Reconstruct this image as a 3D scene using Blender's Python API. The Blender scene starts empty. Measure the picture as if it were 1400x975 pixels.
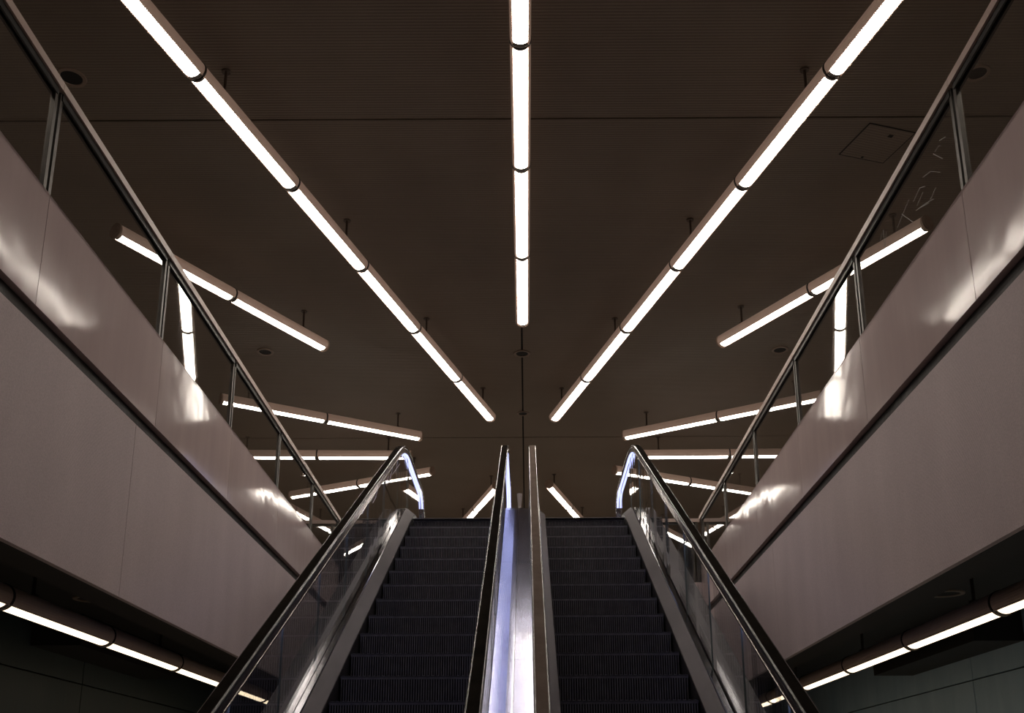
import bpy, bmesh, math, random
from mathutils import Vector, Matrix
random.seed(7)
SC = bpy.context.scene
COL = SC.collection
Z0 = 1.60                      # eye height above the lower concourse floor
R = math.radians

# ------------------------------------------------------------------ camera
FPX, PITCH, CX, CY, ROLL = 1391.25, R(15.157), 720.1, 712.4, R(-0.287)
cam_d = bpy.data.cameras.new('camera')
cam = bpy.data.objects.new('camera', cam_d); COL.objects.link(cam)
cam_d.sensor_fit = 'HORIZONTAL'; cam_d.sensor_width = 36.0
cam_d.lens = FPX / 1400 * 36.0
cam_d.shift_x = (700 - CX) / 1400.0
cam_d.shift_y = (CY - 487.5) / 1400.0
cam_d.clip_start = 0.05; cam_d.clip_end = 200
_r0 = Vector((1, 0, 0)); _u0 = Vector((0, -math.sin(PITCH), math.cos(PITCH)))
_f = Vector((0, math.cos(PITCH), math.sin(PITCH)))
_r = _r0 * math.cos(ROLL) + _u0 * math.sin(ROLL)
_u = _u0 * math.cos(ROLL) - _r0 * math.sin(ROLL)
mw = Matrix((_r, _u, -_f)).transposed().to_4x4(); mw.translation = (0, 0, Z0)
cam.matrix_world = mw
SC.camera = cam

# ------------------------------------------------------------------ world, exposure
w = bpy.data.worlds.new('world'); SC.world = w; w.use_nodes = True
w.node_tree.nodes['Background'].inputs[0].default_value = (0.02, 0.022, 0.03, 1)
w.node_tree.nodes['Background'].inputs[1].default_value = 0.3
SC.view_settings.view_transform = 'Standard'
SC.view_settings.look = 'None'
SC.view_settings.exposure = 0.0
SC.view_settings.gamma = 1.0
SC.view_settings.use_curve_mapping = False
TUBE_EMIT = 26.0               # the fluorescent tubes
STRIP_EMIT = 3.0               # the cool balustrade lighting under the handrails
cy = SC.cycles
cy.max_bounces = 10; cy.diffuse_bounces = 5; cy.glossy_bounces = 5
cy.transparent_max_bounces = 24; cy.transmission_bounces = 6
cy.caustics_reflective = False; cy.caustics_refractive = False
cy.sample_clamp_indirect = 6.0

# ------------------------------------------------------------------ materials
def mat(name, base=(.5, .5, .5), rough=.5, metal=0.0, spec=.5):
    m = bpy.data.materials.new(name); m.use_nodes = True
    b = m.node_tree.nodes['Principled BSDF']
    b.inputs['Base Color'].default_value = (*base, 1)
    b.inputs['Roughness'].default_value = rough
    b.inputs['Metallic'].default_value = metal
    b.inputs['Specular IOR Level'].default_value = spec
    return m, m.node_tree, b
def node(nt, t, **kw):
    n = nt.nodes.new(t)
    for k, v in kw.items():
        if k in n.inputs: n.inputs[k].default_value = v
        else: setattr(n, k, v)
    return n
def ramp(nt, fac, stops):
    r = nt.nodes.new('ShaderNodeValToRGB')
    e = r.color_ramp.elements
    while len(e) < len(stops): e.new(.5)
    for i, (p, c) in enumerate(stops):
        e[i].position = p; e[i].color = (*c, 1) if len(c) == 3 else c
    nt.links.new(fac, r.inputs[0]); return r.outputs[0]
def coords(nt, scale=(1, 1, 1), rot=(0, 0, 0)):
    tc = nt.nodes.new('ShaderNodeTexCoord'); mp = nt.nodes.new('ShaderNodeMapping')
    mp.inputs['Scale'].default_value = scale; mp.inputs['Rotation'].default_value = rot
    nt.links.new(tc.outputs['Object'], mp.inputs['Vector']); return mp.outputs[0]
def noise(nt, vec, scale, detail=4, rough=.55):
    n = node(nt, 'ShaderNodeTexNoise', Scale=scale, Detail=detail, Roughness=rough)
    nt.links.new(vec, n.inputs['Vector']); return n.outputs['Fac']
def bump(nt, b, h, strength, dist=.01):
    n = node(nt, 'ShaderNodeBump', Strength=strength, Distance=dist)
    nt.links.new(h, n.inputs['Height']); nt.links.new(n.outputs[0], b.inputs['Normal'])
def varied(name, c1, c2, rough, scale, sc=(1, 1, 1), metal=0, spec=.5, r2=None, bs=0, bscale=None, bd=.01):
    m, nt, b = mat(name, c1, rough, metal, spec)
    v = coords(nt, sc); n = noise(nt, v, scale)
    nt.links.new(ramp(nt, n, [(.3, c1), (.7, c2)]), b.inputs['Base Color'])
    if r2 is not None:
        nt.links.new(ramp(nt, n, [(.3, (rough,) * 3), (.7, (r2,) * 3)]), b.inputs['Roughness'])
    if bs:
        n2 = noise(nt, v, bscale or scale * 8); bump(nt, b, n2, bs, bd)
    return m

M = {}
# glossy enamelled fascia boards with faint vertical streaks
m, nt, b = mat('fascia_enamel', rough=.22, spec=.22)
v1 = coords(nt, (1, 2.2, .35)); n1 = noise(nt, v1, 1.6, 5)
v2 = coords(nt, (1, 1, 1)); n2 = noise(nt, v2, .9, 3)
nt.links.new(ramp(nt, n1, [(.0, (.47, .37, .365)), (1, (.64, .515, .51))]), b.inputs['Base Color'])
nt.links.new(ramp(nt, n2, [(.0, (.05,) * 3), (1, (.14,) * 3)]), b.inputs['Roughness'])
bump(nt, b, noise(nt, coords(nt, (1, 1.2, 1.2)), 1.3, 2), .09, .05)
M['fascia'] = m
# matt woven-look wall cladding
m, nt, b = mat('woven_cladding', rough=.6, spec=.35)
n1 = noise(nt, coords(nt, (1, 1.5, .5)), 1.1, 5)
fine = noise(nt, coords(nt), 90, 2)
mixc = node(nt, 'ShaderNodeMix', data_type='RGBA', blend_type='MULTIPLY')
mixc.inputs[0].default_value = .4
nt.links.new(ramp(nt, n1, [(.25, (.54, .44, .455)), (.75, (.65, .535, .545))]), mixc.inputs[6])
nt.links.new(ramp(nt, fine, [(.35, (.62,) * 3), (.65, (1, 1, 1))]), mixc.inputs[7])
nt.links.new(mixc.outputs[2], b.inputs['Base Color'])
wv = node(nt, 'ShaderNodeTexWave', Scale=34.0); wv.bands_direction = 'DIAGONAL'
nt.links.new(coords(nt), wv.inputs['Vector'])
bump(nt, b, wv.outputs['Fac'], .35, .004)
M['cladding'] = m
# finely ribbed dark ceiling board
m, nt, b = mat('ceiling_board', rough=.55, spec=.35)
n1 = noise(nt, coords(nt), .5, 5)
wv = node(nt, 'ShaderNodeTexWave', Scale=9.0); wv.bands_direction = 'Y'
nt.links.new(coords(nt), wv.inputs['Vector'])
mixc = node(nt, 'ShaderNodeMix', data_type='RGBA', blend_type='MULTIPLY'); mixc.inputs[0].default_value = .35
nt.links.new(ramp(nt, n1, [(.2, (.205, .166, .130)), (.8, (.295, .238, .190))]), mixc.inputs[6])
nt.links.new(ramp(nt, wv.outputs['Fac'], [(.2, (.6,) * 3), (.8, (1, 1, 1))]), mixc.inputs[7])
nt.links.new(mixc.outputs[2], b.inputs['Base Color'])
bump(nt, b, wv.outputs['Fac'], .4, .006)
M['ceiling'] = m
M['black'] = mat('black_gap', (.008, .007, .007), .7)[0]
M['reveal'] = varied('dirty_black_reveal', (.012, .010, .010), (.04, .033, .03), .5, 5, r2=.7, bs=.4, bscale=20)
M['soffit'] = varied('dark_soffit', (.014, .011, .010), (.022, .017, .015), .6, 1.2)
M['floor'] = varied('pale_stone_floor', (.60, .55, .50), (.70, .64, .58), .4, 2.5, r2=.5)
M['upper_floor'] = varied('grey_stone_floor', (.24, .215, .195), (.31, .28, .255), .35, 2.5, r2=.5)
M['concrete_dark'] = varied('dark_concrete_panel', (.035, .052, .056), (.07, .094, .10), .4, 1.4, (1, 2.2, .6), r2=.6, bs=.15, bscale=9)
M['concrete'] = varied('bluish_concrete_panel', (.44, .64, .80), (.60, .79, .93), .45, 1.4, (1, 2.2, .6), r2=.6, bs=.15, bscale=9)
M['dark_wall'] = varied('dark_wall', (.16, .14, .13), (.22, .19, .175), .6, 1.0)
M['housing'] = varied('lamp_housing_enamel', (.66, .50, .42), (.74, .575, .49), .35, 3)
hm, hnt, hb = mat('lamp_housing_added_glow', (.60, .45, .37), .35)
hb.inputs['Emission Color'].default_value = (1, .64, .47, 1); hb.inputs['Emission Strength'].default_value = .095  # warm glow added to lift the housings; the shell passes no light
M['housing_glow'] = hm
M['lamp_rim'] = mat('dark_lamp_clip', (.03, .022, .018), .4, .3)[0]
M['lamp_cap'] = varied('lamp_end_cap', (.36, .25, .19), (.45, .32, .25), .5, 12)
M['holder'] = mat('lamp_holder', (.55, .52, .50), .2, .4)[0]
M['ring'] = mat('downlight_ring', (.30, .22, .17), .4)[0]
M['rod'] = mat('hanger_rod', (.11, .08, .062), .45, .3)[0]
M['rail'] = varied('painted_rail', (.50, .38, .335), (.58, .445, .39), .38, 4, (1, .3, 1))
M['post'] = varied('post_metal', (.06, .053, .048), (.12, .108, .098), .33, 6, (1, 1, .5), metal=.8, r2=.45)
M['channel'] = mat('dark_channel', (.022, .020, .019), .4, .4)[0]
M['rubber'] = varied('handrail_rubber', (.010, .009, .008), (.018, .015, .013), .40, 6, (1, 1, 1), r2=.5, spec=0)
M['rubber_lip'] = mat('shiny_rubber_lip', (.015, .013, .012), .16, 0, .5)[0]
M['rubber_worn'] = varied('dusty_brown_handrail_rubber', (.12, .093, .08), (.165, .13, .112), .5, 6, r2=.6, spec=0)
M['guide'] = varied('guide_aluminium', (.30, .26, .24), (.38, .33, .30), .26, 3, metal=1)
M['chrome'] = mat('bright_edge_trim', (.62, .60, .60), .18, 1)[0]
# stainless sheets
def steel(name, c1, c2, r1, r2, bs, bd, coat=0):
    m, nt, b = mat(name, c1, r1, 1.0)
    b.inputs['Coat Weight'].default_value = coat; b.inputs['Coat Roughness'].default_value = .05; b.inputs['Coat IOR'].default_value = 1.6
    n1 = noise(nt, coords(nt, (1, .35, .35)), 3.0, 5)
    nt.links.new(ramp(nt, n1, [(.1, c1), (.9, c2)]), b.inputs['Base Color'])
    nt.links.new(ramp(nt, noise(nt, coords(nt, (2, .6, .6)), 4, 4), [(.0, (r1,) * 3), (1, (r2,) * 3)]), b.inputs['Roughness'])
    bump(nt, b, noise(nt, coords(nt, (1, .8, .8)), 2.2, 1), bs, bd)
    return m
M['deck_steel'] = steel('scuffed_stainless_deck', (.20, .21, .31), (.29, .30, .42), .17, .27, .14, .03, .55)
M['ledge_steel'] = steel('stainless_ledge', (.10, .10, .115), (.16, .158, .175), .10, .20, .06, .03)
M['skirt_steel'] = varied('dull_brushed_decking', (.055, .046, .049), (.10, .086, .09), .42, 5, (1, .3, .3), metal=.25, spec=.1, r2=.5)
M['truss'] = varied('truss_cladding', (.03, .028, .028), (.05, .046, .045), .5, 2, metal=.5)
M['skirt_dark'] = mat('black_skirt_panel', (.012, .011, .012), .35)[0]
M['step_rib'] = varied('step_rib', (.10, .092, .104), (.185, .172, .195), .40, 14, r2=.55, metal=.4)
M['step_groove'] = mat('step_groove', (.004, .004, .005), .7)[0]
M['step_nosing'] = mat('step_nosing', (.035, .033, .037), .45, .2)[0]
M['comb'] = mat('comb_plate', (.16, .15, .15), .35, .9)[0]
M['stone'] = mat('bollard_metal', (.45, .38, .34), .35, .7)[0]

def glass(name, tint=(.93, .95, .95), boost=1.0):
    m = bpy.data.materials.new(name); m.use_nodes = True
    nt = m.node_tree; nt.nodes.clear()
    out = nt.nodes.new('ShaderNodeOutputMaterial'); mx = nt.nodes.new('ShaderNodeMixShader')
    tr = node(nt, 'ShaderNodeBsdfTransparent', Color=(*tint, 1))
    gl = node(nt, 'ShaderNodeBsdfGlossy', Roughness=.02, Color=(1, 1, 1, 1))
    fr = node(nt, 'ShaderNodeFresnel', IOR=1.5)
    ma = node(nt, 'ShaderNodeMath', operation='MULTIPLY', use_clamp=True); ma.inputs[1].default_value = boost
    ge = nt.nodes.new('ShaderNodeNewGeometry')             # the pane's inner faces: no total reflection
    iv = node(nt, 'ShaderNodeMath', operation='SUBTRACT'); iv.inputs[0].default_value = 1.0
    nt.links.new(ge.outputs['Backfacing'], iv.inputs[1])
    m2 = node(nt, 'ShaderNodeMath', operation='MULTIPLY')
    nt.links.new(fr.outputs[0], ma.inputs[0]); nt.links.new(ma.outputs[0], m2.inputs[0])
    nt.links.new(iv.outputs[0], m2.inputs[1]); nt.links.new(m2.outputs[0], mx.inputs[0])
    nt.links.new(tr.outputs[0], mx.inputs[1]); nt.links.new(gl.outputs[0], mx.inputs[2])
    nt.links.new(mx.outputs[0], out.inputs[0]); return m
M['glass'] = glass('clear_glass', (.97, .98, .98), boost=1.5)
M['glass_edge'] = mat('glass_edge', (.12, .15, .15), .2)[0]
M['scratch'] = mat('scratched_glass', (.35, .31, .28), .6)[0]

def emitter(name, col, strength, ribs):
    m = bpy.data.materials.new(name); m.use_nodes = True
    nt = m.node_tree; nt.nodes.clear()
    out = nt.nodes.new('ShaderNodeOutputMaterial')
    em = node(nt, 'ShaderNodeEmission', Color=(*col, 1), Strength=strength)
    if ribs:
        wv = node(nt, 'ShaderNodeTexWave', Scale=13.0); wv.bands_direction = 'X'
        nt.links.new(coords(nt), wv.inputs['Vector'])
        mr = node(nt, 'ShaderNodeMapRange'); mr.inputs['To Min'].default_value = .62; mr.inputs['To Max'].default_value = strength * 1.6; mr.inputs['From Min'].default_value = .22
        nt.links.new(wv.outputs['Fac'], mr.inputs['Value']); nt.links.new(mr.outputs[0], em.inputs['Strength'])
    nt.links.new(em.outputs[0], out.inputs[0]); return m
M['tube'] = emitter('fluorescent_diffuser', (1.0, .90, .79), TUBE_EMIT, True)
M['tube_low'] = emitter('fluorescent_diffuser_lower', (.95, .76, .52), 2.8, False)
M['strip'] = emitter('cool_balustrade_strip', (.31, .335, .62), STRIP_EMIT, False)

# ------------------------------------------------------------------ mesh helpers
class MB:
    def __init__(s): s.v = []; s.f = []; s.mi = []; s.sm = []
    def quad(s, a, b_, c, d, mi=0, sm=False):
        n = len(s.v); s.v += [a, b_, c, d]; s.f.append((n, n+1, n+2, n+3)); s.mi.append(mi); s.sm.append(sm)
    def box(s, x0, x1, y0, y1, z0, z1, mi=0):
        n = len(s.v)
        s.v += [(x0,y0,z0),(x1,y0,z0),(x1,y1,z0),(x0,y1,z0),(x0,y0,z1),(x1,y0,z1),(x1,y1,z1),(x0,y1,z1)]
        for f in ((0,3,2,1),(4,5,6,7),(0,1,5,4),(1,2,6,5),(2,3,7,6),(3,0,4,7)):
            s.f.append(tuple(n+i for i in f)); s.mi.append(mi); s.sm.append(False)
        return s
    def bar(s, a, b_, hw, hh, mi=0):
        """box of half width hw (X/lateral) and half height hh along a->b"""
        a = Vector(a); b_ = Vector(b_); d = (b_-a).normalized()
        up = Vector((0,0,1)) if abs(d.z) < .9 else Vector((0,1,0))
        sx = d.cross(up).normalized()*hw; sy = sx.normalized().cross(d).normalized()*hh
        n = len(s.v)
        for p in (a, b_):
            for u, v in ((-1,-1),(1,-1),(1,1),(-1,1)): s.v.append(tuple(p+sx*u+sy*v))
        for f in ((0,3,2,1),(4,5,6,7),(0,1,5,4),(1,2,6,5),(2,3,7,6),(3,0,4,7)):
            s.f.append(tuple(n+i for i in f)); s.mi.append(mi); s.sm.append(False)
        return s
    def cyl(s, a, b_, r, seg=12, mi=0, caps=True, r2=None):
        a = Vector(a); b_ = Vector(b_); d = (b_-a).normalized()
        up = Vector((0,0,1)) if abs(d.z) < .9 else Vector((0,1,0))
        u = d.cross(up).normalized(); v = u.cross(d)
        r2 = r if r2 is None else r2
        n = len(s.v)
        for p, rr in ((a, r), (b_, r2)):
            for i in range(seg):
                t = 2*math.pi*i/seg; s.v.append(tuple(p+u*math.cos(t)*rr+v*math.sin(t)*rr))
        for i in range(seg):
            j = (i+1) % seg; s.f.append((n+i, n+j, n+seg+j, n+seg+i)); s.mi.append(mi); s.sm.append(True)
        if caps:
            for k in (0, 1):
                m0 = len(s.v); s.v += s.v[n+k*seg:n+(k+1)*seg]
                f = list(range(m0, m0+seg)); s.f.append(tuple(f if k else f[::-1])); s.mi.append(mi); s.sm.append(False)
        return s
    def sweep(s, prof, path, mi=0, mis=None, smooth=False, closed=True, caps=True):
        """prof: (x, n) pairs; path: (y, z) points; n is perpendicular to the path in YZ"""
        rings = []
        for i, (y, z) in enumerate(path):
            p0 = path[max(i-1, 0)]; p1 = path[min(i+1, len(path)-1)]
            ty, tz = p1[0]-p0[0], p1[1]-p0[1]; l = math.hypot(ty, tz) or 1; ty /= l; tz /= l
            n0 = len(s.v)
            for (x, nn) in prof: s.v.append((x, y-tz*nn, z+ty*nn))
            rings.append(n0)
        k = len(prof); kk = k if closed else k-1
        for a, b_ in zip(rings, rings[1:]):
            for i in range(kk):
                j = (i+1) % k
                s.f.append((a+i, a+j, b_+j, b_+i)); s.mi.append(mis[i] if mis else mi); s.sm.append(smooth)
        if caps and closed:
            s.f.append(tuple(rings[0]+i for i in range(k))[::-1]); s.mi.append(mi); s.sm.append(False)
            s.f.append(tuple(rings[-1]+i for i in range(k))); s.mi.append(mi); s.sm.append(False)
        return s
    def mesh(s, name, mats):
        me = bpy.data.meshes.new(name); me.from_pydata(s.v, [], s.f)
        for m_ in (mats if isinstance(mats, (list, tuple)) else [mats]): me.materials.append(m_)
        for p, a, b_ in zip(me.polygons, s.mi, s.sm): p.material_index = a; p.use_smooth = b_
        bm = bmesh.new(); bm.from_mesh(me); bmesh.ops.recalc_face_normals(bm, faces=bm.faces); bm.to_mesh(me); bm.free()
        return me
def link(name, me, parent=None, loc=(0,0,0), rz=0, kind=None, label=None):
    o = bpy.data.objects.new(name, me); COL.objects.link(o)
    if parent: o.parent = parent
    o.location = loc; o.rotation_euler = (0, 0, rz)
    if kind: o['kind'] = kind
    if label: o['label'] = label
    return o
def thing(name, label, cat, loc=(0,0,0), rz=0, group=None, me=None):
    o = bpy.data.objects.new(name, me); COL.objects.link(o)
    o.location = loc; o.rotation_euler = (0, 0, rz); o['label'] = label; o['category'] = cat
    if group: o['group'] = group
    return o

# ------------------------------------------------------------------ main dimensions (z measured from the eye, + Z0)
ZR, ZP, ZD, ZB = 4.18+Z0, 3.46+Z0, 2.742+Z0, 1.3626+Z0     # parapet rail, fascia top, fascia foot, wall foot
WL, WR = 2.844, 2.619
YAWL, YAWR = R(.575), R(.647)
YP0 = 5.316                                               # first post seen
ZT = 5.90+Z0                                              # tube axis under the main ceiling
ZC = 6.23+Z0                                              # main ceiling
ZF = 3.185+Z0                                             # upper floor
YV = 15.40                                                # far end of the opening
XS, ZS = 4.60, 1.65+Z0                                    # lower side walls and lower soffit

# ------------------------------------------------------------------ structure
def struct(name, mb, m, parent=None, loc=(0,0,0), rz=0):
    o = link(name, mb.mesh(name, m), parent, loc, rz, 'structure' if parent is None else None)
    return o
XH, YB, YE = 12.0, -5.0, 34.0
# main ceiling: a backing slab and boards with open joints
ceil = struct('ceiling', MB().box(-XH, XH, YB, YE, ZC+.05, ZC+.25), M['black'])
for (x0, x1) in ((-XH, -.055), (-.055, XH)):
    ys = [YB, 8.35, 17.25, 26.1, YE]
    for y0, y1 in zip(ys, ys[1:]):
        link('ceiling_board', MB().box(x0+.012, x1-.012, y0+.014, y1-.014, ZC, ZC+.06).mesh('ceiling_board', M['ceiling']), ceil)
# floors
fl = struct('floor', MB().box(-XS-.3, XS+.3, YB, 22, -.2, 0), M['floor'])
uf = MB()
uf.box(-XH, -WL-.22, YB, YE, ZF-.25, ZF); uf.box(WR+.22, XH, YB, YE, ZF-.25, ZF)
uf.box(-WL-.22, WR+.22, YV+.12, YE, ZF-.25, ZF); uf.box(-1.78, 1.62, 14.2, YV+.12, ZF-.25, ZF)
struct('floor', uf, M['upper_floor'])
# lower soffit
sf = MB()
sf.box(-XS-.3, -WL-.1, YB, 22, ZS, ZS+.2); sf.box(WR+.1, XS+.3, YB, 22, ZS, ZS+.2)
sf.box(-WL-.1, WR+.1, YV+.2, 22, ZS, ZS+.2)
struct('ceiling', sf, M['soffit'])
# outer walls
struct('wall_left', MB().box(-XH-.2, -XH, YB, YE, ZF, ZC+.05), M['dark_wall'])
struct('wall_right', MB().box(XH, XH+.2, YB, YE, ZF, ZC+.05), M['dark_wall'])
struct('wall_rear', MB().box(-XH-.2, XH+.2, YE, YE+.2, ZF, ZC+.05), M['dark_wall'])
struct('wall_front', MB().box(-XH-.2, XH+.2, YB-.2, YB, -.2, ZC+.05), M['dark_wall'])
struct('wall_rear', MB().box(-XS-.3, XS+.3, 22, 22.2, -.2, ZS+.2), M['dark_wall'])
# lower side walls in long concrete panels
def lower_wall(name, s):
    wl = struct(name, MB().box(s*XS if s > 0 else -XS-.2, XS+.2 if s > 0 else -XS, YB, 22, 0, ZS), M['black'])
    zs = [0, .78, 1.26, 1.74, 2.22, 2.73, ZS]
    ys = [YB, 1.5, 6.0, 10.5, 15.05, 19.5, 22]
    for z0, z1 in zip(zs, zs[1:]):
        for y0, y1 in zip(ys, ys[1:]):
            xa, xb = (XS-.035, XS) if s > 0 else (-XS, -XS+.035)
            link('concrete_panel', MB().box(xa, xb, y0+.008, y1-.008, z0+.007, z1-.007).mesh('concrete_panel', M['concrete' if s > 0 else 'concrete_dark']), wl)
    return wl
lower_wall('wall_left', -1); lower_wall('wall_right', 1)
for s in (-1, 1):                                          # boxed duct in the angle of soffit and wall
    x0, x1 = sorted((s*(XS-.04), s*(XS-.50)))
    b_ = MB().box(x0, x1, 9.3, 12.1, 1.36+Z0, ZS)
    t = struct('trim_%d' % (1 if s < 0 else 2), b_, M['soffit'])

# slab edges beside the opening: woven wall below, black reveal, glossy fascia boards above
def slab_edge(name, s, W, yaw):
    rz = yaw if s < 0 else -yaw
    X = lambda a, b_: tuple(sorted((s*a, s*b_)))
    L0, L1 = -13.0+.0, YV-8+.05
    core = MB(); core.box(*X(.07, .28), L0, L1, ZB+.02, ZP-.03)
    o = struct(name, core, M['reveal'], None, (s*W, 8, 0), rz)
    seams = [L0, -5.2, 2.75 if s > 0 else -1.0, L1]
    for y0, y1 in zip(seams, seams[1:]):
        link('wall_sheet', MB().box(*X(.02, .06), y0+.003, y1-.003, ZB, ZD-.10).mesh('wall_sheet', M['cladding']), o)
    link('soffit_lip', MB().box(*X(.062, .30), L0, L1, ZB-.001, ZB+.02).mesh('soffit_lip', M['soffit']), o)
    ks = list(range(-4, 6))
    for k in ks:
        y0 = YP0+2*k-8; y1 = y0+2
        if y1 > L1: y1 = L1
        if y0 < L0: y0 = L0
        if y1 <= y0: continue
        b_ = MB().box(*X(0, .05), y0+.003, y1-.003, ZD, ZP)
        b_.box(*X(0, .20), y0+.003, y1-.003, ZP-.02, ZP+.0005)
        link('fascia_board', b_.mesh('fascia_board', M['fascia']), o)
    link('reveal_strip', MB().box(*X(.045, .068), L0, L1, ZD-.11, ZD-.004).mesh('reveal_strip', M['reveal']), o)
    return o
slab_edge('wall_left', -1, WL, YAWL)
slab_edge('wall_right', 1, WR, YAWR)
XLv = -(WL+math.tan(YAWL)*(YV-8)); XRv = WR+math.tan(YAWR)*(YV-8)
# far edge of the opening
ed = MB(); ed.box(XLv, XRv, YV+.04, YV+.24, ZB, ZF-.0)
e_ = struct('wall_rear', ed, M['cladding'])
# ------------------------------------------------------------------ parapets
def scratches(parent, polys, mk):
    mb = MB()
    for pl in polys:
        for a, b_ in zip(pl, pl[1:]): mb.bar(mk(*a), mk(*b_), .0015, .0015)
    return link('scratch_marks', mb.mesh('scratch_marks', M['scratch']), parent, kind='stuff')
def parapet(label, s, W, yaw):
    rz = yaw if s < 0 else -yaw
    t = thing('glass_parapet', label, 'parapet', (s*(W+.03), 8, ZP), rz, 'glass parapets around the opening')
    X = lambda a, b_: tuple(sorted((s*a, s*b_)))
    L0, L1 = -12.6, YV-8+.03
    H = ZR-ZP
    ks = [k for k in range(-4, 6) if L0 <= YP0+2*k-8 <= L1+.2]
    ys = [YP0+2*k-8 for k in ks]
    for y0, y1 in zip([L0]+ys[:-1]+[ys[-1]], ys+[L1]):
        if y1-y0 < .05: continue
        link('handrail', MB().box(*X(-.03, .025), y0+.002, y1-.002, H, H+.055).mesh('handrail', M['rail']), t)
        link('top_channel', MB().box(*X(.02, .034), y0+.03, y1-.03, H-.045, H).box(*X(-.014, -.002), y0+.03, y1-.03, H-.045, H).mesh('top_channel', M['channel']), t)
        link('glass_pane', MB().box(*X(.003, .013), y0+.012, y1-.012, .002, H-.004).mesh('glass_pane', M['glass']), t)
    for y in ys:
        for d in (-1, 1):
            yy = y+d*.032
            link('post', MB().box(*X(-.008, .022), yy-.017, yy+.017, .001, H).mesh('post', M['post']), t)
    return t
pl_ = parapet('glass parapet on the left edge of the opening, beige rail on paired metal posts', -1, WL, YAWL)
pr_ = parapet('glass parapet on the right edge of the opening, scratched panes under a beige rail', 1, WR, YAWR)
PS = [[(-1.597, 0.409), (-1.843, 0.474)], [(-1.702, 0.452), (-1.874, 0.281)], [(-1.913, 0.412), (-2.046, 0.434), (-2.129, 0.391)], [(-1.965, 0.35), (-2.084, 0.376)], [(-1.945, 0.328), (-2.097, 0.283), (-2.228, 0.233)], [(-2.021, 0.303), (-2.155, 0.252)], [(-2.183, 0.256), (-2.28, 0.28)], [(-2.111, 0.47), (-2.234, 0.432), (-2.372, 0.333)], [(-2.334, 0.507), (-2.397, 0.506), (-2.428, 0.484)], [(-2.417, 0.53), (-2.505, 0.494)], [(-2.309, 0.508), (-2.426, 0.393)], [(-1.294, 0.549), (-1.246, 0.503)], [(-1.329, 0.553), (-1.324, 0.42)], [(-1.383, 0.508), (-1.338, 0.412)]]
scratches(pr_, PS, lambda y, z: (-.0005, y, z))
# rear parapets, either side of the escalator head
def rear_parapet(label, x0, x1):
    H = ZR-ZF
    t = thing('glass_parapet', label, 'parapet', ((x0+x1)/2, YV+.16, ZF), 0, 'glass parapets around the opening')
    h = (x1-x0)/2
    link('handrail', MB().box(-h, h, -.03, .025, H, H+.055).mesh('handrail', M['rail']), t)
    link('top_channel', MB().box(-h+.03, h-.03, .0, .014, H-.04, H).mesh('top_channel', M['channel']), t)
    link('glass_pane', MB().box(-h+.02, h-.02, .003, .013, .03, H-.004).mesh('glass_pane', M['glass']), t)
    for x in (-h+.05, -h+.12, h-.12, h-.05):
        link('post', MB().box(x-.018, x+.018, -.012, .034, 0, H).mesh('post', M['post']), t)
rear_parapet('short glass parapet across the far end of the opening, left of the escalators', XLv-.03, -1.80)
rear_parapet('short glass parapet across the far end of the opening, right of the escalators', 1.64, XRv+.03)

# ------------------------------------------------------------------ hanging tube lights
ML, TR = 1.678, .086
def shell(r, a0, a1, x0, x1, seg, mb, mi=0, thick=.004):
    for i in range(seg):
        t0 = a0+(a1-a0)*i/seg; t1 = a0+(a1-a0)*(i+1)/seg
        P = lambda x, t, rr: (x, rr*math.sin(t), -rr*math.cos(t))
        mb.quad(P(x0,t0,r), P(x1,t0,r), P(x1,t1,r), P(x0,t1,r), mi, True)
        if thick: mb.quad(P(x0,t1,r-thick), P(x1,t1,r-thick), P(x1,t0,r-thick), P(x0,t0,r-thick), mi, True)
HA = R(51)
def mk_housing(m):
    mb = MB(); shell(TR, HA, 2*math.pi-HA, .008, ML-.008, 22, mb)
    for s in (-1, 1):                                       # lip along the lens opening
        y = s*math.sin(HA)*TR; z = -math.cos(HA)*TR
        mb.box(min(.008, 1), ML-.008, y-.004, y+.004, z-.004, z+.004)
    return mb.mesh('housing', m)
def mk_diffuser(m):
    mb = MB(); shell(TR-.006, -HA+.03, HA-.03, .040, ML-.040, 8, mb, thick=0)
    return mb.mesh('diffuser', m)
def mk_holder():
    mb = MB()
    shell(TR-.007, -HA+.03, HA-.03, .008, .040, 8, mb, thick=0)
    return mb.mesh('lamp_holder', M['holder'])
def mk_ring():
    mb = MB(); mb.cyl((-.011,0,0), (.011,0,0), TR+.006, 24); return mb.mesh('clip_ring', M['lamp_rim'])
def mk_cap():
    mb = MB(); mb.cyl((-.012,0,0), (.012,0,0), TR+.004, 24)
    mb.cyl((-.018,0,0), (.018,0,0), TR*.62, 20)
    return mb.mesh('end_cap', M['lamp_cap'])
ME_H, ME_HL, ME_HO, ME_R, ME_C = mk_housing(M['housing_glow']), mk_housing(M['housing']), mk_holder(), mk_ring(), mk_cap()
ME_D, ME_DL = mk_diffuser(M['tube']), mk_diffuser(M['tube_low'])
def mk_rod(h):
    mb = MB(); mb.cyl((0,0,TR-.005), (0,0,h-.008), .013, 10); mb.cyl((0,0,h-.012), (0,0,h-.001), .04, 14)
    mb.box(-.02, .02, -.03, .03, TR-.006, TR+.012)
    return mb.mesh('hanger_rod', M['rod'])
ME_ROD, ME_RODL = mk_rod(ZC-ZT), mk_rod(ZS-(1.26+Z0))
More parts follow.
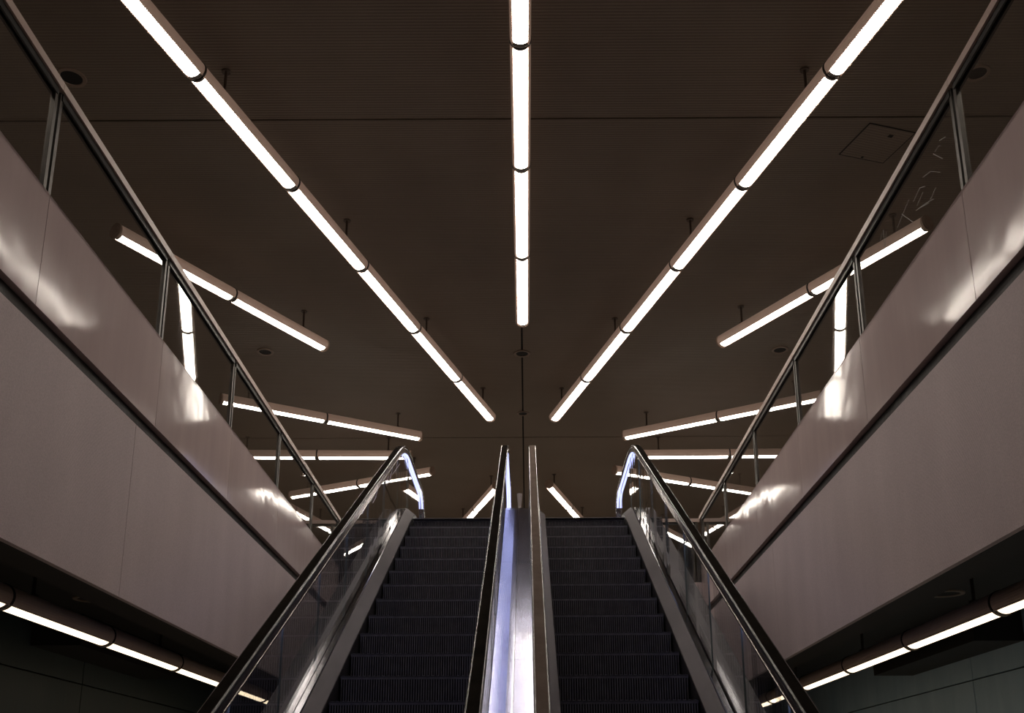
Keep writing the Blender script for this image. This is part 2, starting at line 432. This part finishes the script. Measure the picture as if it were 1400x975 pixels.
def tube_row(label, origin, ang, n, group, low=False, rods=None):
    """origin: axis point of the inner end; modules run along local +X"""
    t = thing('tube_light', label, 'ceiling light', origin, ang, group)
    for k in range(n):
        x = k*ML
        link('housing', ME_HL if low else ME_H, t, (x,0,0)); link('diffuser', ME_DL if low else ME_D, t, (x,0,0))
        link('lamp_holder', ME_HO, t, (x,0,0)); link('lamp_holder', ME_HO, t, (x+ML-.048,0,0))
        if k: link('clip_ring', ME_R, t, (x,0,0))
    link('end_cap', ME_C, t, (0,0,0)); link('end_cap', ME_C, t, (n*ML,0,0))
    for r in (rods if rods is not None else [i for i in (.25+1.5*j for j in range(9)) if i < n]):
        link('hanger_rod', ME_RODL if low else ME_ROD, t, (r*ML, 0, 0))
    return t
OX, OY, RI = -.05, 17.30, 2.0
G = 'tube lights in a sunburst under the ceiling'
def ray_row(label, deg, k0, n, dr=0, **kw):
    """deg 0 points from the hub towards the viewer, positive to the right"""
    a = R(deg); r = RI+dr+k0*ML
    d = (math.sin(a), -math.cos(a))
    tube_row(label, (OX+d[0]*r, OY+d[1]*r, ZT), math.atan2(d[1], d[0]), n, G, **kw)
ray_row('long row of tube lights down the middle of the ceiling, pointing at the viewer', 0.1, 2, 6)
ray_row('long diagonal row of tube lights just left of the middle row', -15.1, 0, 8)
ray_row('long diagonal row of tube lights just right of the middle row', 14.8, 0, 8, -.03)
ray_row('two-tube row seen half behind the left parapet, second out from the middle', -30.0, 2, 2)
ray_row('two-tube row seen half behind the right parapet, second out from the middle', 29.7, 2, 2, .06)
ray_row('gently sloping two-tube row above the head of the left escalator', -59.1, 0, 2, .03)
ray_row('gently sloping two-tube row above the head of the right escalator', 58.8, 0, 2)
ray_row('level two-tube row behind the left escalator handrail', -88.5, 0, 2)
ray_row('level two-tube row behind the right escalator handrail', 89.3, 0, 2)
ray_row('two-tube row beyond the left escalator, rising towards the middle', -117, 0, 2, -.08)
ray_row('two-tube row beyond the right escalator, rising towards the middle', 116.5, 0, 2, -.1)
ray_row('far row of tube lights seen low through the left escalator glass', -148.8, 2, 2)
ray_row('far row of tube lights seen low through the right escalator glass', 148.8, 2, 2, .3)
ray_row('far row of tube lights standing out just above the left escalator steps', -163.5, 0, 3, -.1)
ray_row('far row of tube lights standing out just above the right escalator steps', 164.2, 0, 3, -.2)
# under the lower soffit
GL = 'tube lights under the lower soffits'
tube_row('tube lights hung under the lower left soffit, warm yellow glow', (-3.42, 14.9, 1.27+Z0), R(-90), 9, GL, low=True)
tube_row('tube lights hung under the lower right soffit, warm yellow glow', (3.22, 15.2, 1.25+Z0), R(-90), 9, GL, low=True)

# ------------------------------------------------------------------ small ceiling fittings
def downlight(label, x, y, z, r, group):
    t = thing('downlight', label, 'downlight', (x, y, z), 0, group)
    mb = MB(); n = 24
    for i in range(n):
        a0 = 2*math.pi*i/n; a1 = 2*math.pi*(i+1)/n
        P = lambda rr, a, zz: (rr*math.cos(a), rr*math.sin(a), zz)
        mb.quad(P(r,a0,0), P(r,a1,0), P(r*.98,a1,-.012), P(r*.98,a0,-.012), 0, True)
        mb.quad(P(r*.98,a0,-.012), P(r*.98,a1,-.012), P(r*.74,a1,-.012), P(r*.74,a0,-.012))
        mb.quad(P(r*.74,a0,-.012), P(r*.74,a1,-.012), P(r*.70,a1,-.001), P(r*.70,a0,-.001), 0, True)
    link('trim_ring', mb.mesh('trim_ring', M['ring']), t)
    link('dark_lens', MB().cyl((0,0,-.001), (0,0,-.005), r*.72, 20).mesh('dark_lens', M['black']), t)
GD = 'unlit downlights in the main ceiling'
downlight('unlit round downlight beside the left parapet rail, top left of the photo', -4.05, 7.74, ZC, .13, GD)
downlight('faint round downlight behind the right parapet glass, top right of the photo', 4.05, 7.74, ZC, .11, GD)
downlight('unlit round downlight below the inner end of the left two-tube row', -3.77, 13.56, ZC, .12, GD)
downlight('unlit round downlight below the inner end of the right two-tube row', 3.68, 13.58, ZC, .12, GD)
downlight('small dark downlight far back behind the right parapet rail', 7.81, 20.91, ZC, .15, GD)
downlight('small dark downlight far back behind the left parapet rail', -7.6, 20.91, ZC, .15, GD)
downlight('small dark stud in the centre joint below the middle row of tubes', -.055, 13.66, ZC, .12, 'dark studs on the ceiling centre joint')
downlight('small dark stud in the centre joint nearest the hub of the sunburst', -.055, 16.06, ZC, .10, 'dark studs on the ceiling centre joint')
GS = 'dark downlights in the lower soffits'
downlight('dark round downlight in the lower left soffit above the tube lights', -3.72, 8.55, ZS, .15, GS)
downlight('dark round downlight in the lower right soffit above the tube lights', 3.56, 8.50, ZS, .15, GS)
hx, hy, ha = 3.485, 8.757, R(17)
t = thing('access_hatch', 'square access hatch in the ceiling near the right parapet rail', 'hatch', (hx, hy, ZC), ha)
mb = MB(); h = .26
for (x0, x1, y0, y1) in ((-h, h, -h, -h+.009), (-h, h, h-.009, h), (-h, -h+.009, -h, h), (h-.009, h, -h, h)):
    mb.box(x0, x1, y0, y1, -.006, -.0005)
link('frame', mb.mesh('frame', M['black']), t)
link('lid', MB().box(-h+.010, h-.010, -h+.010, h-.010, -.007, -.0005).mesh('lid', M['ceiling']), t)
link('latch', MB().box(.03, .075, -.165, -.13, -.012, -.006).mesh('latch', M['black']), t)
link('latch', MB().box(-.02, .0, .215, .235, -.012, -.006).mesh('latch', M['black']), t)

# ------------------------------------------------------------------ escalators
A = R(28.8); TA, CA = math.tan(A), math.cos(A)
def smin(a, b_, k):
    h = max(k-abs(a-b_), 0)/k; return min(a, b_)-h*h*k*.25
def smax(a, b_, k): return -smin(-a, -b_, k)
def zline(Y, wv, top, bot, k=.28):
    return smax(smin(TA*Y-wv/CA+Z0, top+Z0, k), bot+Z0, k)
YT, YBt = 13.95, 1.05                                      # newel ends at the top and the bottom
HTOP, HBOT = 4.16, -.62
DTOP, DBOT = 3.40, -1.36
WH, WD, WN = 1.985, 2.705, 2.80
def sample(y0, y1):
    ys = []; y = y0
    while y < y1-1e-6:
        ys.append(y)
        z = TA*y-WH/CA
        near = (1.6 < y < 4.6) or (9.6 < y < 13.0)
        y += .12 if near else .5
    return ys+[y1]
NR = .37
def rail_path():
    pts = []
    zt, zb = HTOP+Z0, HBOT+Z0
    for i in range(13):                                    # bottom newel, from underneath round to the top
        a = math.pi*1.5-math.pi*i/12
        pts.append((YBt+NR+NR*math.cos(a), zb-NR+NR*math.sin(a)))
    pts += [(y, zline(y, WH, HTOP, HBOT)) for y in sample(YBt+NR+.1, YT-NR-.1)]
    for i in range(13):
        a = math.pi*.5-math.pi*i/12
        pts.append((YT-NR+NR*math.cos(a), zt-NR+NR*math.sin(a)))
    return pts
RP = rail_path()
def deck_path(y0=YBt+.2, y1=YT-.1, wv=WD, top=DTOP, bot=DBOT):
    return [(y, zline(y, wv, top, bot, .16)) for y in sample(y0, y1)]
RUBBER = [(-.038,-.014),(-.041,-.004),(-.041,.010),(-.037,.0175),(-.030,.0205),(-.010,.022),(.010,.022),(.030,.0205),(.037,.0175),(.041,.010),(.041,-.004),(.038,-.014)]
STEP_RUN = .392; STEP_RISE = STEP_RUN*TA; STEP_Y0 = 6.946
def mk_step(wd):
    nr = 52; d = .008; z0, z1 = -STEP_RISE-.03, -.012
    front = MB()
    for i in range(nr):
        x0 = -wd/2+wd*i/nr; p = wd/nr; xa = x0+p*.33; xb = x0+p*.67
        for (xl, xr, yl, yr, mi) in ((x0, x0, d, d, 1), (xa, xb, 0, 0, 0), (xb, x0+p, 0, d, 1)): pass
        front.quad((x0,d,z0), (xa,0,z0), (xa,0,z1), (x0,d,z1), 1)
        front.quad((xa,0,z0), (xb,0,z0), (xb,0,z1), (xa,0,z1), 0)
        front.quad((xb,0,z0), (x0+p,d,z0), (x0+p,d,z1), (xb,0,z1), 1)
    front.box(-wd/2, wd/2, -.003, .012, -.008, 0, 2)         # nosing
    front.box(-wd/2, wd/2, .0085, .02, z0, -.012, 1)
    tread = MB().box(-wd/2, wd/2, .0, STEP_RUN+.02, -.022, -.0005, 0)
    n = 26
    for i in range(n):
        x = -wd/2+wd*(i+.5)/n; tread.box(x-.006, x+.006, .02, STEP_RUN, -.001, .006, 0)
    return front.mesh('riser', [M['step_rib'], M['step_groove'], M['step_nosing']]), tread.mesh('tread', [M['step_rib'], M['step_groove'], M['step_nosing']])

def balustrade(root, gx, s, strip, outer, rubber):
    """gx: glass plane, s: direction from the glass to the steps"""
    P = lambda prof: [(gx+s*x, n) for x, n in prof]
    link('handrail', MB().sweep([(gx+x, n) for x, n in RUBBER], RP, mis=[1,1,1,1,0,0,0,1,1,1,1,0], smooth=True).mesh('handrail', [rubber, M['rubber_lip']]), root)
    link('handrail_guide', MB().sweep([(gx-.034,-.016),(gx+.034,-.016),(gx+.034,-.062),(gx-.034,-.062)], RP).mesh('handrail_guide', M['guide']), root)
    link('edge_trim', MB().sweep([(gx-.037,-.056),(gx-.034,-.056),(gx-.034,-.066),(gx-.037,-.066)], RP)
         .sweep([(gx+.034,-.056),(gx+.037,-.056),(gx+.037,-.066),(gx+.034,-.066)], RP).mesh('edge_trim', M['chrome']), root, label='thin bright trim below the handrail')
    if strip:
        i0 = 14; pth = RP[i0:-8]
        mb = MB()
        for a, b_ in ((-.033, -.006), (.006, .033)):
            mb.sweep([(gx+a,-.063),(gx+b_,-.063),(gx+b_,-.069),(gx+a,-.069)], pth)
        link('light_strip', mb.mesh('light_strip', M['strip']), root, label='cool white light strip under the handrail')
    # glass panes
    def ztop(y):
        off = .066
        if y > YT-NR: return HTOP+Z0-NR+math.sqrt(max((NR-off)**2-(y-YT+NR)**2, 0))
        if y < YBt+NR: return HBOT+Z0-NR+math.sqrt(max((NR-off)**2-(y-YBt-NR)**2, 0))
        sl = (zline(y+.01, WH, HTOP, HBOT)-zline(y-.01, WH, HTOP, HBOT))/.02
        return zline(y, WH, HTOP, HBOT)-off*math.hypot(1, sl)
    zbot = lambda y: zline(y, WD, DTOP, DBOT, .16)-.01
    cuts = [YBt+.07, 2.1]+[2.1+1.02*i for i in range(1, 11)]+[YT-.07]
    for y0, y1 in zip(cuts, cuts[1:]):
        a, b_ = y0+.003, y1-.003; n = 8
        ys = [a+(b_-a)*i/n for i in range(n+1)]
        mb = MB()
        for xx in (gx-.005, gx+.005):
            for u, v in zip(ys, ys[1:]):
                mb.quad((xx,u,zbot(u)), (xx,v,zbot(v)), (xx,v,max(ztop(v), zbot(v)+.005)), (xx,u,max(ztop(u), zbot(u)+.005)), 0)
        for u in (a, b_):
            mb.quad((gx-.005,u,zbot(u)), (gx+.005,u,zbot(u)), (gx+.005,u,ztop(u)), (gx-.005,u,ztop(u)), 1)
        link('glass_pane', mb.mesh('glass_pane', [M['glass'], M['glass_edge']]), root)
    # inner decking: ledge and bevel, then the dark skirt
    dp = deck_path()
    link('inner_deck', MB().sweep(P([(.008,0),(.045,0),(.050,-.006),(.050,-.05),(.008,-.05)]), dp).mesh('inner_deck', M['ledge_steel']), root)
    link('deck_bevel', MB().sweep(P([(.053,-.004),(.058,-.003),(.145,-.075),(.148,-.085),(.053,-.085)]), dp).mesh('deck_bevel', M['skirt_steel']), root)
    link('skirt_panel', MB().sweep(P([(.138,-.085),(.146,-.085),(.146,-.42),(.138,-.42)]), deck_path(YBt+.4, YT-.5)).mesh('skirt_panel', M['skirt_dark']), root)
    if outer:
        link('outer_deck', MB().sweep(P([(-.008,-.004),(-.20,-.004),(-.21,-.02),(-.21,-.05),(-.008,-.05)]), dp).mesh('outer_deck', M['skirt_steel']), root)
        link('truss_cladding', MB().sweep(P([(-.19,-.05),(-.20,-.05),(-.20,-1.0),(-.19,-1.0)]), deck_path(3.2, YT-.2)).mesh('truss_cladding', M['truss']), root)

def escalator(label, gl, gr, strips, rubbers, outers):
    xc = (gl+gr)/2
    t = thing('escalator', label, 'escalator', (xc, 2.4, 0), 0, 'pair of escalators')
    inv = Matrix.Translation((-xc, -2.4, 0))
    before = set(COL.objects)
    balustrade(t, gl, 1, strips[0], outers[0], rubbers[0])
    balustrade(t, gr, -1, strips[1], outers[1], rubbers[1])
    wd = gr-gl-.31
    mb = MB().sweep([(gl+.14,-.42),(gr-.14,-.42),(gr-.14,-1.0),(gl+.14,-1.0)], deck_path(3.2, YT-.2))
    link('truss_underside', mb.mesh('truss_underside', M['truss']), t)
    link('landing_plate', MB().box(gl+.15, gr-.15, 11.60, 14.2, ZF-.010, ZF-.002).mesh('landing_plate', M['comb']), t)
    link('landing_plate', MB().box(gl+.15, gr-.15, 1.0, 2.72, -.0, .012).mesh('landing_plate', M['comb']), t)
    for o in set(COL.objects)-before: o.location = (-xc, -2.4, 0)
    rm, tm = mk_step(wd)
    k0 = -11
    for k in range(k0, 14):
        y = STEP_Y0+STEP_RUN*k
        z = TA*y-WN/CA+Z0
        z = smin(z, ZF-.006, .06)
        if z < .02: continue
        o = link('step', tm, t, (0, y-2.4, z)); link('riser', rm, o)
    return t
GLO, GLI, GRI, GRO = -1.496, -.256, .070, 1.309
le_ = escalator('left escalator, empty black ribbed steps between glass balustrades', GLO, GLI, (True, True), (M['rubber'], M['rubber']), (True, False))
re_ = escalator('right escalator, its inner handrail dusty brown instead of black', GRI, GRO, (False, True), (M['rubber_worn'], M['rubber']), (False, True))
ES = [[(10.959, 5.313), (10.577, 4.934)], [(11.386, 5.389), (10.778, 5.06)], [(10.463, 4.944), (10.384, 4.813)], [(9.734, 4.555), (9.541, 4.386)], [(9.702, 4.489), (9.46, 4.349)], [(11.193, 5.383), (11.055, 5.165)], [(9.098, 4.244), (8.895, 4.082)]]
scratches(le_, ES, lambda y, z: (GLO+.0062-le_.location.x, y-2.4, z))
# shared median deck of scuffed stainless sheets
xm = (GLI+GRI)/2
t = thing('median_deck', 'scuffed stainless steel deck running up between the two escalators', 'deck', (xm, 2.4, 0))
cuts = [YBt+.2, 3.0, 5.1, 7.35, 9.6, 11.2, YT-.1]
for y0, y1 in zip(cuts, cuts[1:]):
    n = 14; ys = [y0+.002+(y1-y0-.004)*i/n for i in range(n+1)]
    pth = [(y-2.4, zline(y, WD, DTOP, DBOT, .16)) for y in ys]
    h = (GRI-GLI)/2-.008
    def crown(x0, x1):                                     # each sheet sags slightly between its edges
        m_ = 10; up = []
        for i in range(m_+1):
            x = x0+(x1-x0)*i/m_
            up.append((x, .55*(x+.10)**2 if x < -.045 else .55*.055**2*(1-((x+.045)/.045)**2*.3) if x1 < 0 else .22*(x-.11)**2))
        return up+[(x1,-.05),(x0,-.05)]
    for x0, x1 in ((-h, -.002), (.002, h)):
        link('deck_sheet', MB().sweep(crown(x0, x1), pth).mesh('deck_sheet', M['deck_steel']), t)
mb = MB(); mb.cyl((0,0,0), (0,0,.30), .022, 14); mb.cyl((0,0,.30), (0,0,.46), .022, 14, r2=.034); mb.cyl((0,0,0), (0,0,.012), .05, 16)
bo = thing('bollard', 'short metal bollard at the head of the median deck', 'bollard', (xm, 12.9, DTOP+Z0+.006), 0, me=mb.mesh('bollard', M['stone']))
